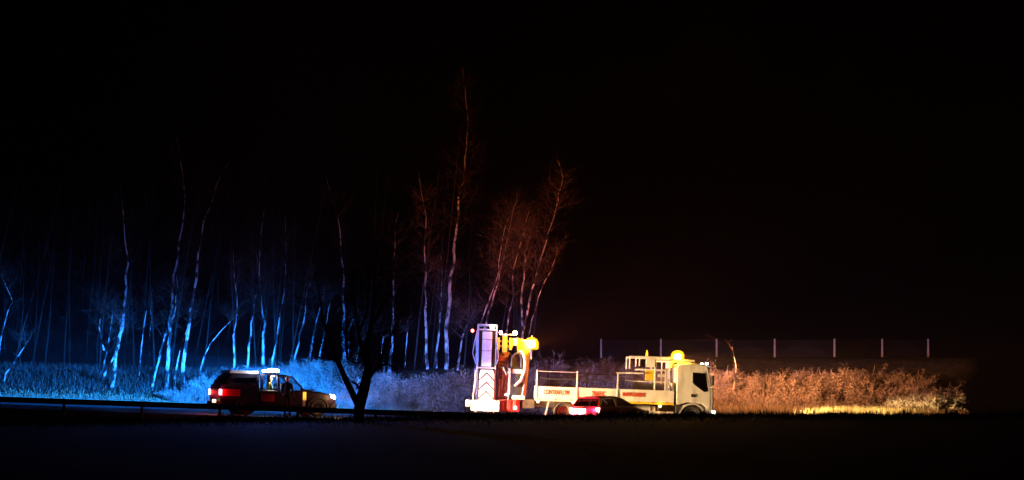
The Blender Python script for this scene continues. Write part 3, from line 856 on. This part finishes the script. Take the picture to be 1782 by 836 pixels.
    # yellow hinge arm near the top
    for x0_, x1_, z0, z1 in ((-1.86, -1.74, 3.30, 3.86), (-1.62, -1.40, 3.18, 4.02), (-1.30, -1.16, 3.30, 3.85)):
        box('hinge_arm', M['yellow'], root, x0_, x1_, .3, .6, z0, z1, .02)
    MB().box(-1.90, -1.12, .34, .5, 3.42, 3.52).box(-1.75, -1.15, .34, .5, 3.66, 3.74).build('hinge_pin', M['yellow'], root, bevel=.02)
    # folded body and tail equipment behind it, tail lamp red put into their colour
    for k, (z0, z1) in enumerate(((1.02, 1.62), (1.64, 2.2), (2.22, 2.72), (2.74, 3.2))):
        box('folded_module', M['redlit'], root, -1.80 + .02*(k % 2), -1.22, .7, 2.1, z0, z1, .06)
    # bow shaped energy absorbing tube
    bow = [(-.98, .4, 1.62), (-.68, .4, 1.9), (-.52, .4, 2.35), (-.50, .4, 2.75), (-.60, .4, 3.12), (-.80, .4, 3.3)]
    MB().tube(bow, [.07, .08, .09, .09, .08, .06], 10).build('bow_tube', M['alu'], root, smooth=True)
    box('bow_plate', M['alu'], root, -1.12, -.62, .32, .38, 2.22, 2.42)
    loop = [(-1.14, .42, 2.5), (-1.12, .42, 2.95), (-.98, .42, 3.14), (-.80, .42, 3.14), (-.70, .42, 2.95), (-.68, .42, 2.5)]
    MB().tube(loop, .06, 8).build('hose_loop', M['chassis'], root, smooth=True)
    box('bow_backing', M['rail'], root, -1.2, -.6, .5, 1.9, 1.1, 3.1)
    for x in (-1.26, -1.20): MB().tube([(x, .28, .98 + (x+1.26)*4), (x, .28, 2.45)], .018, 6).build('hydraulic_rod', M['alu'], root)
    MB().tube([(-1.55, .3, 2.5), (-1.38, .3, 2.15), (-1.2, .3, 2.4)], .022, 6).build('hydraulic_hose', M['alu'], root)
    # lamp board, the amber light put into its yellow colour
    MB().prism([(-.80, 1.18), (-.95, 3.9), (-.35, 3.72), (-.28, 3.3), (-.44, 1.2)], .55, .62).build('lamp_board', M['yellow'], root)
    MB().tube([(-.62, .5, 1.1), (-.28, .5, 3.35)], .035, 8).build('lamp_board_post', M['alu'], root)
    box('lamp_board_foot', M['white'], root, -1.08, -.48, .12, .22, 1.02, 1.20)
    box('control_box', M['alu'], root, -1.14, -.92, .34, .5, 3.52, 3.86)
    box('coupling_plate', M['chassis'], root, -.6, -.02, .4, W-.4, .62, 1.05)
    box('tail_housing', M['red'], root, -1.75, -.7, .35, 2.1, .42, 1.0, .05)  # glow of the tail lamps put into the red of the housing
    for k, x in enumerate((-1.6, -1.3, -1.02)): box('tail_bracket', M['red'], root, x, x+.16, .26, .36, .5, .95 + .1*(k == 2), .02)
    for k, (x, z, l) in enumerate(((-1.72, 1.1, .9), (-1.66, 2.0, .7), (-1.58, 1.5, 1.1), (-1.44, 1.2, .8), (-1.36, 2.1, .9), (-1.10, 1.2, .8), (-1.02, 1.9, .5))):
        MB().tube([(x, .62, z), (x + .05 * (-1)**k, .56, z + l*.5), (x + .02, .62, z + l)], .018, 6).build('hydraulic_hose', M['black' if k % 2 else 'alu'], root, smooth=True)
    for x, z in ((-1.70, 1.95), (-1.50, 2.62), (-1.32, 1.55), (-1.62, 3.0), (-1.05, 1.42), (-.90, 2.0)):
        box('bracket', M['chassis' if z > 1.8 else 'alu'], root, x, x + .14, .52, .62, z, z + .09, .01)
    MB().tube([(-1.86, .5, 2.35), (-1.5, .45, 2.55), (-1.2, .45, 2.3), (-1.0, .45, 2.32)], .03, 6).build('hinge_linkage', M['chassis'], root, smooth=True)
    MB().tube([(-.25, .25, 3.85), (-.25, .25, 4.0)], .02, 6).build('beacon_aerial', M['white'], root)
    box('beacon_shelf', M['white'], root, -.72, -.05, .2, .34, 3.74, 3.80)
    # lamps along the top and the tail
    def dot(x, z, m, power=0, col=(1, 1, 1), s=.08, y=.2, name='top_lamp'):
        q = MB().lathe([(0, -s), (s*.7, -s*.7), (s, 0), (s*.7, s*.7), (0, s)], (x, y, z), 'y', 12).build(name, L[m], root, smooth=True)
        if power: lamp('lamp_light', q, (x, y - .1, z), power, col, .05)
    dot(-3.02, 4.14, 'red', 3, (1, .04, .03), .075); dot(-2.10, 4.34, 'pink', 5, (.6, .8, 1), .11); dot(-1.70, 4.10, 'pink', 4, (1, .2, .15), .085)
    dot(-1.48, 4.0, 'red', 4, (1, .1, .05), .06); dot(-1.04, 4.10, 'amber', 150, AMBER, .10)
    MB().tube([(-3.02, .22, 4.14), (-2.9, .3, 4.14)], .02, 6).build('lamp_bracket', M['black'], root)
    MB().tube([(-1.75, .25, 4.0), (-1.0, .25, 4.02)], .025, 6).build('lamp_bracket', M['alu'], root)
    MB().tube([(-2.1, .28, 4.2), (-2.1, .22, 4.32)], .02, 6).build('lamp_bracket', M['alu'], root)
    dot(-.92, .62, 'tail', 35, (1, .06, .04), .09, .18, 'tail_lamp'); dot(-1.36, 1.22, 'white', 0, s=.05, y=.24, name='reverse_lamp'); dot(-3.08, .80, 'tail', 4, (1, .1, .1), .1, .12, 'tail_lamp')
lorry()

# ------------------------------------------------------------------ pickup
def pickup():
    yaw = R(25)
    rp = P(383, 700, 75.2)
    root = empty('pickup_truck', (rp.x, rp.y, roadz(rp.x + 2) + .004), (0, R(1.95), yaw))
    root.location.z = roadz(rp.x) + .004
    tag(root, 'dark incident support pickup with a canopy, red reflective panels and lit blue light bar', 'pickup truck')
    W = 1.85
    def sec(x, zb, zt, inset=0.0, crown=.0, zbelt=None):
        """closed cross section at x"""
        i = inset; m = (zb + zt) / 2
        return [(x, .10+i, zb), (x, .02+i, zb + .12), (x, i, m), (x, .03+i, zt - .05), (x, .09+i, zt), (x, W/2, zt + crown), (x, W-.09-i, zt), (x, W-.03-i, zt - .05), (x, W-i, m), (x, W-.02-i, zb + .12), (x, W-.10-i, zb)]
    # load body + lower cab + bonnet as one shell
    MB().loft([sec(.0, .52, 1.10, .05), sec(.08, .45, 1.12), sec(1.2, .42, 1.13), sec(1.78, .40, 1.12), sec(3.2, .40, 1.10), sec(3.72, .42, 1.12, 0, .02),
               sec(4.1, .42, 1.10, 0, .06), sec(4.7, .42, 1.06, .01, .06), sec(5.08, .46, 1.0, .05, .05), sec(5.24, .52, .92, .12, .03)]).build('body', M['navy'], root, smooth=True, bevel=.01)
    # canopy over the load bed
    def can(x, zt, i):
        return [(x, i*.3+.03, 1.115), (x, .04+i*.5, 1.3), (x, .12+i, zt-.08), (x, .20+i, zt), (x, W/2, zt+.03), (x, W-.20-i, zt), (x, W-.12-i, zt-.08), (x, W-.04-i*.5, 1.3), (x, W-.03-i*.3, 1.115)]
    cn = MB().loft([can(.03, 1.20, .02), can(.12, 1.42, .01), can(.36, 1.72, .0), can(.5, 1.78, 0), can(1.72, 1.80, 0)]).build('canopy', M['navy'], root, smooth=True, bevel=.01)
    MB().prism([(.55, 1.26), (.62, 1.60), (1.58, 1.62), (1.60, 1.26)], .055, .075).build('side_window', M['darkglass'], cn)
    MB().add([(.015, .2, 1.22), (.015, W-.2, 1.22), (.30, W-.35, 1.66), (.30, .35, 1.66)], [(0, 1, 2, 3)]).build('rear_window', M['darkglass'], cn)
    box('lit_roof_edge', M['white'], cn, .42, 1.72, .17, W-.17, 1.79, 1.92, .02)  # raised white panel stands for the light along the canopy's roof edge
    # cab: roof, pillars, panes
    rf = MB().loft([[(1.80, .22, 1.76), (1.80, W-.22, 1.76), (1.80, W-.26, 1.82), (1.80, .26, 1.82)], [(2.4, .20, 1.77), (2.4, W-.20, 1.77), (2.4, W-.26, 1.845), (2.4, .26, 1.845)],
                    [(3.0, .22, 1.73), (3.0, W-.22, 1.73), (3.0, W-.28, 1.80), (3.0, .28, 1.80)], [(3.22, .24, 1.68), (3.22, W-.24, 1.68), (3.22, W-.30, 1.73), (3.22, .30, 1.73)]]).build('roof', M['navy'], root, smooth=True)
    for s in (0, 1):
        yb, yt = (.04, .24) if s == 0 else (W-.04, W-.24)
        for xb, xt, hw in ((1.83, 1.86, .06), (2.62, 2.60, .05), (3.86, 3.20, .05)):
            MB().loft([[(xb-hw, yb-.02, 1.06), (xb+hw, yb-.02, 1.06), (xb+hw, yb+.04, 1.06), (xb-hw, yb+.04, 1.06)],
                       [(xt-hw, yt-.03, 1.76), (xt+hw, yt-.03, 1.76), (xt+hw, yt+.03, 1.76), (xt-hw, yt+.03, 1.76)]]).build('pillar', M['navy'], root)
        def pane(a, b_, c, d):
            q = lambda x, z: (x, lerp(yb, yt, (z - 1.08) / .68), z)
            MB().add([q(a, 1.10), q(b_, 1.10), q(c, 1.735), q(d, 1.735)], [(0, 1, 2, 3)]).build('side_window', M['glass'], root)
        pane(1.90, 2.56, 2.55, 1.93); pane(2.68, 3.78, 3.16, 2.66)
    MB().add([(3.92, .16, 1.10), (3.92, W-.16, 1.10), (3.25, W-.28, 1.70), (3.25, .28, 1.70)], [(0, 1, 2, 3)]).build('windscreen', M['glass'], root)
    # door skins
    for a, c in ((1.86, 2.60), (2.64, 3.66)):
        d = MB().prism([(a, .50), (a, 1.08), (c, 1.08), (c + .04, .80), (c, .50)], -.004, .012).build('door', M['navy'], root, bevel=.006)
        MB().box(a + .06, a + .22, -.03, -.004, .98, 1.02).build('door_handle', M['black'], d, bevel=.006)
    # markings
    box('red_panel', M['redref'], root, .10, .86, -.012, .004, .80, 1.10, .003)
    box('red_panel', M['redref'], root, 1.80, 2.40, -.020, -.004, .62, .96, .003)
    box('glowing_side_mark', L['side'], root, 3.70, 3.85, -.03, .004, .72, 1.08, .03)  # yellow marking given its own glow
    box('white_panel', M['whitedirt'], root, 3.70, 3.82, -.010, .004, .45, .70, .003)
    box('tail_panel', M['redref'], root, -.012, .01, .35, W-.35, .72, 1.02, .003)
    # ends
    box('rear_bumper', M['black'], root, -.12, .06, .08, W-.08, .42, .58, .02)
    box('number_plate', L['plate'], root, -.14, -.12, .30, .82, .50, .64, .003)
    box('front_bumper', M['black'], root, 5.02, 5.34, .12, W-.12, .40, .62, .04)
    MB().box(5.20, 5.27, .5, W-.5, .64, .90).build('grille', M['black'], root, bevel=.01)
    for y in (.06, W-.06):
        s = 1 if y < 1 else -1
        MB().prism([(-.04, .84), (-.04, 1.08), (.05, 1.08), (.05, .84)], min(y-.05*s, y+.07*s), max(y-.05*s, y+.07*s)).build('tail_lamp', L['pink'], root, bevel=.01)
        MB().prism([(5.0, .86), (5.0, 1.02), (5.16, 1.0), (5.25, .90), (5.22, .80)], min(y, y+.32*s), max(y, y+.32*s)).build('headlight', L['white'], root, bevel=.02)
        lamp('tail_light', root, (-.06, y - .12*s, .95), 25, (1, .03, .02), .05)
        sp = spot('headlight_beam', root, (5.34, y + .16*s, .92), 33000, (1, .61, .25), (R(90.8), 0, R(-90 - 10)), 28, .7, .06)
    lamp('headlight_spill', root, (5.2, -.40, .98), 42, (1, .5, .2), .05)
    mr = MB().box(3.55, 3.67, -.20, -.02, 1.08, 1.24).build('mirror', M['navy'], root, bevel=.03)
    MB().box(3.55, 3.67, W+.02, W+.20, 1.08, 1.24).build('mirror', M['navy'], root, bevel=.03)
    box('snorkel_vent', M['black'], root, 3.95, 4.35, .3, .8, 1.14, 1.20, .02)
    # wheels
    for x in (1.2, 4.42):
        for y, s in ((.12, -1), (W-.12, 1)): wheel(root, (x, y, .39), .39, .26, .62, s)
        for a, c in ((-.03, .06), (W-.06, W+.03)):
            MB().prism([(x + .50*math.cos(t), .39 + .50*math.sin(t)) for t in [math.pi*k/10 for k in range(11)]] + [(x + .43*math.cos(t), .39 + .43*math.sin(t)) for t in [math.pi*(1-k/10) for k in range(11)]], a, c).build('wheel_arch', M['black'], root)
    # seats and steering wheel
    for x, y in ((2.0, .55), (2.0, 1.3), (2.85, .5), (2.85, 1.35)):
        MB().box(x, x+.5, y-.25, y+.25, .62, .78).box(x-.08, x+.08, y-.25, y+.25, .75, 1.22).box(x-.06, x+.04, y-.12, y+.12, 1.26, 1.42).build('car_seat', M['seat'], root, bevel=.03)
    MB().lathe([(.17, -.012), (.19, 0), (.17, .012), (.165, 0), (.17, -.012)], (3.5, .5, 1.06), 'x', 16).build('steering_wheel', M['black'], root)
    # cabin lamp
    MB().box(2.36, 2.48, .34, .46, 1.71, 1.74).build('cabin_lamp', L['white'], root)
    lamp('cabin_light', root, (2.42, .30, 1.66), 60, (1, .82, .62), .05)
    # light bar
    lb = box('light_bar', M['black'], root, 2.4, 2.74, .30, W-.30, 1.85, 1.90, .01)
    MB().loft([[(2.4+i, .6+i, 1.90+h), (2.76-i, .6+i, 1.90+h), (2.76-i, W-.6-i, 1.90+h), (2.4+i, W-.6-i, 1.90+h)] for i, h in ((.03, 0), (0, .04), (.0, .10), (.05, .15), (.11, .17))]).build('light_bar_lens', L['blue'], lb)
    lamp('light_bar_lamp', lb, (2.58, W/2, 2.0), 135000, BLUE, .07, .12, (-.345, .924, 0), .2, .06, vdown=.6, wide=.7, base=.012)
    lamp('light_bar_end_lamp', lb, (2.7, .25, 2.0), 15000, (.03, .24, 1), .05, .5, (.992, .099, .12), .958, .05, wide=.03)
    lamp('light_bar_corner_lamp', lb, (2.74, W-.3, 2.03), 22000, (.20, .25, 1), .05, .22, (.886, .473, 0), .85, .05, wide=.08)
    MB().box(1.86, 1.98, .02, .16, 1.90, 1.99).build('added_roof_lamp', L['blue'], lb, bevel=.02)  # lens box added to go with the fill lamp below
    lamp('roof_edge_fill', lb, (1.92, -.06, 1.96), 150, (.85, .85, 1), .05, .6, (-1, .28, 0), .8, .0, wide=.15)  # added lamp that brightens the edge of the canopy roof
    MB().tube([(1.82, .35, 1.84), (1.74, .35, 2.1)], .008, 5).build('aerial', M['black'], root)
    # passenger in the back seat
    q = empty('person', (0, 0, 0)); q.matrix_world = Matrix.Identity(4)
    Mw = Matrix.LocRotScale(root.location, root.rotation_euler.to_quaternion(), None)
    q.location = Mw @ Vector((2.30, .46, .86)); q.rotation_euler = root.rotation_euler
    tag(q, 'person in a hi-vis yellow jacket sitting in the back of the pickup', 'person')
    ch = [[('pel', (0, 0, .06), (.17, .12)), ('sp', (-.02, 0, .25), (.16, .11)), ('ch', (-.01, 0, .44), (.19, .12)), ('nk', (.0, 0, .57), .055), ('hd', (.015, 0, .63), .05)]]
    for s in (-1, 1):
        ch.append([('ch', (-.01, 0, .44), .15), ('s%d' % s, (.0, s*.19, .48), .065), ('e%d' % s, (.06, s*.24, .22), .048), ('h%d' % s, (.27, s*.16, .14), .036)])
        ch.append([('pel', (0, 0, .06), .15), ('t%d' % s, (.10, s*.10, .07), .09), ('k%d' % s, (.46, s*.11, .10), .065), ('a%d' % s, (.44, s*.11, -.12), .045)])
        ch += hand('h%d' % s, (.27, s*.16, .14), (1, -s*.2, 0), (0, 0, 1), (0, -s, 0)) if True else []
    skin_body('jacket', ch, M['hivis'], q)
    head_parts(q, Vector((.02, 0, .73)), 0)
    return root
pk = pickup()

def officer():
    p = Matrix.LocRotScale(pk.location, pk.rotation_euler.to_quaternion(), None) @ Vector((2.88, -.42, 0))
    q = empty('person', (p.x, p.y, roadz(p.x) + .004), (0, 0, R(80)))
    tag(q, 'person in dark clothing standing by the front door of the pickup', 'person')
    ch = [[('pel', (0, 0, .95), (.16, .11)), ('sp', (.0, 0, 1.12), (.145, .10)), ('ch', (.02, 0, 1.32), (.18, .115)), ('nk', (.03, 0, 1.46), .055), ('hd', (.04, 0, 1.53), .05)]]
    for s in (-1, 1):
        ch.append([('ch', (.02, 0, 1.32), .14), ('s%d' % s, (.02, s*.18, 1.38), .062), ('e%d' % s, (.02, s*.25, 1.10), .046), ('f%d' % s, (.16, s*.24, .95), .034)])
        ch.append([('pel', (0, 0, .95), .14), ('t%d' % s, (0, s*.095, .84), .088), ('k%d' % s, (.015*s, s*.11, .47), .062), ('a%d' % s, (0.01*s-.02, s*.12, .10), .045), ('o%d' % s, (.13 + .01*s, s*.13, .045), .04)])
    skin_body('uniform', ch, M['uniform'], q)
    hc = []
    for s in (-1, 1):
        h = skin_body('hand', hand('w', (.16, s*.24, .95), (1, 0, -.7), (0, s, 0), (.5, 0, 1)), M['skin'], q)
    b = MB()
    for s in (-1, 1):
        b.lathe([(.05, -.09), (.055, 0), (.05, .03)], (-.0+.02, s*.12, .09), 'z', 10)
    b.build('boots', M['black'], q, smooth=True)
    head_parts(q, Vector((.05, 0, 1.63)), 0, hat=M['white'])
    return q
officer()

# ------------------------------------------------------------------ the stopped car
def car():
    yaw = R(48)
    rp = P(1041, 700, 76.3)
    root = empty('hatchback_car', (rp.x, rp.y, roadz(rp.x) - .03), (0, 0, yaw))
    tag(root, 'low silver hatchback slewed across the road before the lorry, tail lamps blazing', 'car')
    W, H = 1.68, 1.34
    def sec(x, zb, zt, i=0.0):
        return [(x, .10+i, zb), (x, .02+i, zb+.14), (x, i, (zb+zt)/2), (x, .03+i, zt-.06), (x, .12+i, zt), (x, W/2, zt+.02), (x, W-.12-i, zt), (x, W-.03-i, zt-.06), (x, W-i, (zb+zt)/2), (x, W-.02-i, zb+.14), (x, W-.10-i, zb)]
    MB().loft([sec(0, .42, .82, .09), sec(.08, .30, .90, .03), sec(.6, .24, .92), sec(2.4, .22, .90), sec(2.75, .22, .88), sec(3.3, .24, .78, .02), sec(3.75, .28, .66, .07), sec(3.9, .34, .55, .16)]).build('body', M['silver'], root, smooth=True, bevel=.01)
    rf = MB().loft([[(x, .22+i, z), (x, W-.22-i, z), (x, W-.30-i, z+.05), (x, .30+i, z+.05)] for x, i, z in ((.42, .02, 1.22), (.8, 0, 1.29), (1.5, 0, 1.30), (1.95, .03, 1.24))]).build('roof', M['darkred'], root, smooth=True)
    for yb, yt in ((.05, .25), (W-.05, W-.25)):
        for xb, xt, hw in ((.14, .46, .07), (1.35, 1.35, .04), (2.72, 1.93, .04)):
            MB().loft([[(xb-hw, yb-.02, .86), (xb+hw, yb-.02, .86), (xb+hw, yb+.03, .86), (xb-hw, yb+.03, .86)], [(xt-hw, yt-.02, 1.26), (xt+hw, yt-.02, 1.26), (xt+hw, yt+.03, 1.26), (xt-hw, yt+.03, 1.26)]]).build('pillar', M['darkred'], root)
        for a, b_, c, d in ((.28, 1.30, 1.30, .56), (1.40, 2.62, 1.90, 1.40)):
            q = lambda x, z: (x, lerp(yb, yt, (z-.86)/.4), z)
            MB().add([q(a, .90), q(b_, .90), q(c, 1.24), q(d, 1.24)], [(0, 1, 2, 3)]).build('side_window', M['darkglass'], root)
    MB().add([(.10, .14, .90), (.10, W-.14, .90), (.42, W-.3, 1.25), (.42, .3, 1.25)], [(0, 1, 2, 3)]).build('rear_window', M['darkglass'], root)
    MB().add([(2.75, .14, .88), (2.75, W-.14, .88), (1.97, W-.3, 1.25), (1.97, .3, 1.25)], [(0, 1, 2, 3)]).build('windscreen', M['darkglass'], root)
    box('spoiler', M['darkred'], root, .30, .46, .25, W-.25, 1.27, 1.31)
    d = MB().prism([(1.36, .34), (1.36, .88), (2.5, .86), (2.6, .5), (2.5, .34)], -.004, .012).build('door', M['silver'], root, bevel=.006)
    MB().box(1.42, 1.58, -.03, -.004, .74, .78).build('door_handle', M['black'], d)
    mr = MB().box(2.3, 2.42, -.16, -.01, .88, 1.0).build('mirror', M['darkred'], root, bevel=.03)
    for y, s in ((.03, 1), (W-.03, -1)):
        MB().prism([(.0, .60), (.02, .84), (.16, .86), (.12, .62)], min(y, y+.30*s), max(y, y+.30*s)).build('tail_lamp', L['pink'], root, bevel=.01)
        lamp('tail_light', root, (-.16, y + .14*s, .74), 600, (1, .012, .03), .06)
        MB().prism([(3.55, .56), (3.58, .70), (3.74, .66), (3.80, .56)], min(y+.04*s, y+.36*s), max(y+.04*s, y+.36*s)).build('headlight', M['alu'], root)
    MB().box(-.03, .03, W*.42, W-.10, .56, .80).build('rear_flare_strip', L['bluewhite'], root, bevel=.03)  # glowing strip stands for the white-blue flare across the tailgate
    box('number_plate', M['yellowref'], root, -.015, .02, W/2-.26, W/2+.26, .44, .55, .003)
    box('rear_bumper', M['silver'], root, -.06, .2, .06, W-.06, .28, .50, .04)
    for x in (.68, 3.1):
        for y, s in ((.11, -1), (W-.11, 1)): wheel(root, (x, y, .30), .30, .20, .64, s)
car()

# ------------------------------------------------------------------ thin night mist
hz = MB().box(-140, 140, -3, 200, -8, 30).build('haze', bpy.data.materials.new('night_mist'), None)
m = hz.data.materials[0]; m.use_nodes = True; n = m.node_tree; n.nodes.clear()
v = n.nodes.new('ShaderNodeVolumePrincipled'); v.inputs['Color'].default_value = (.95, .95, .95, 1); v.inputs['Density'].default_value = .0003; v.inputs['Anisotropy'].default_value = .2
o = n.nodes.new('ShaderNodeOutputMaterial'); n.links.new(v.outputs[0], o.inputs['Volume'])
tag(hz, 'thin night mist hanging over the road', 'haze', kind='stuff')
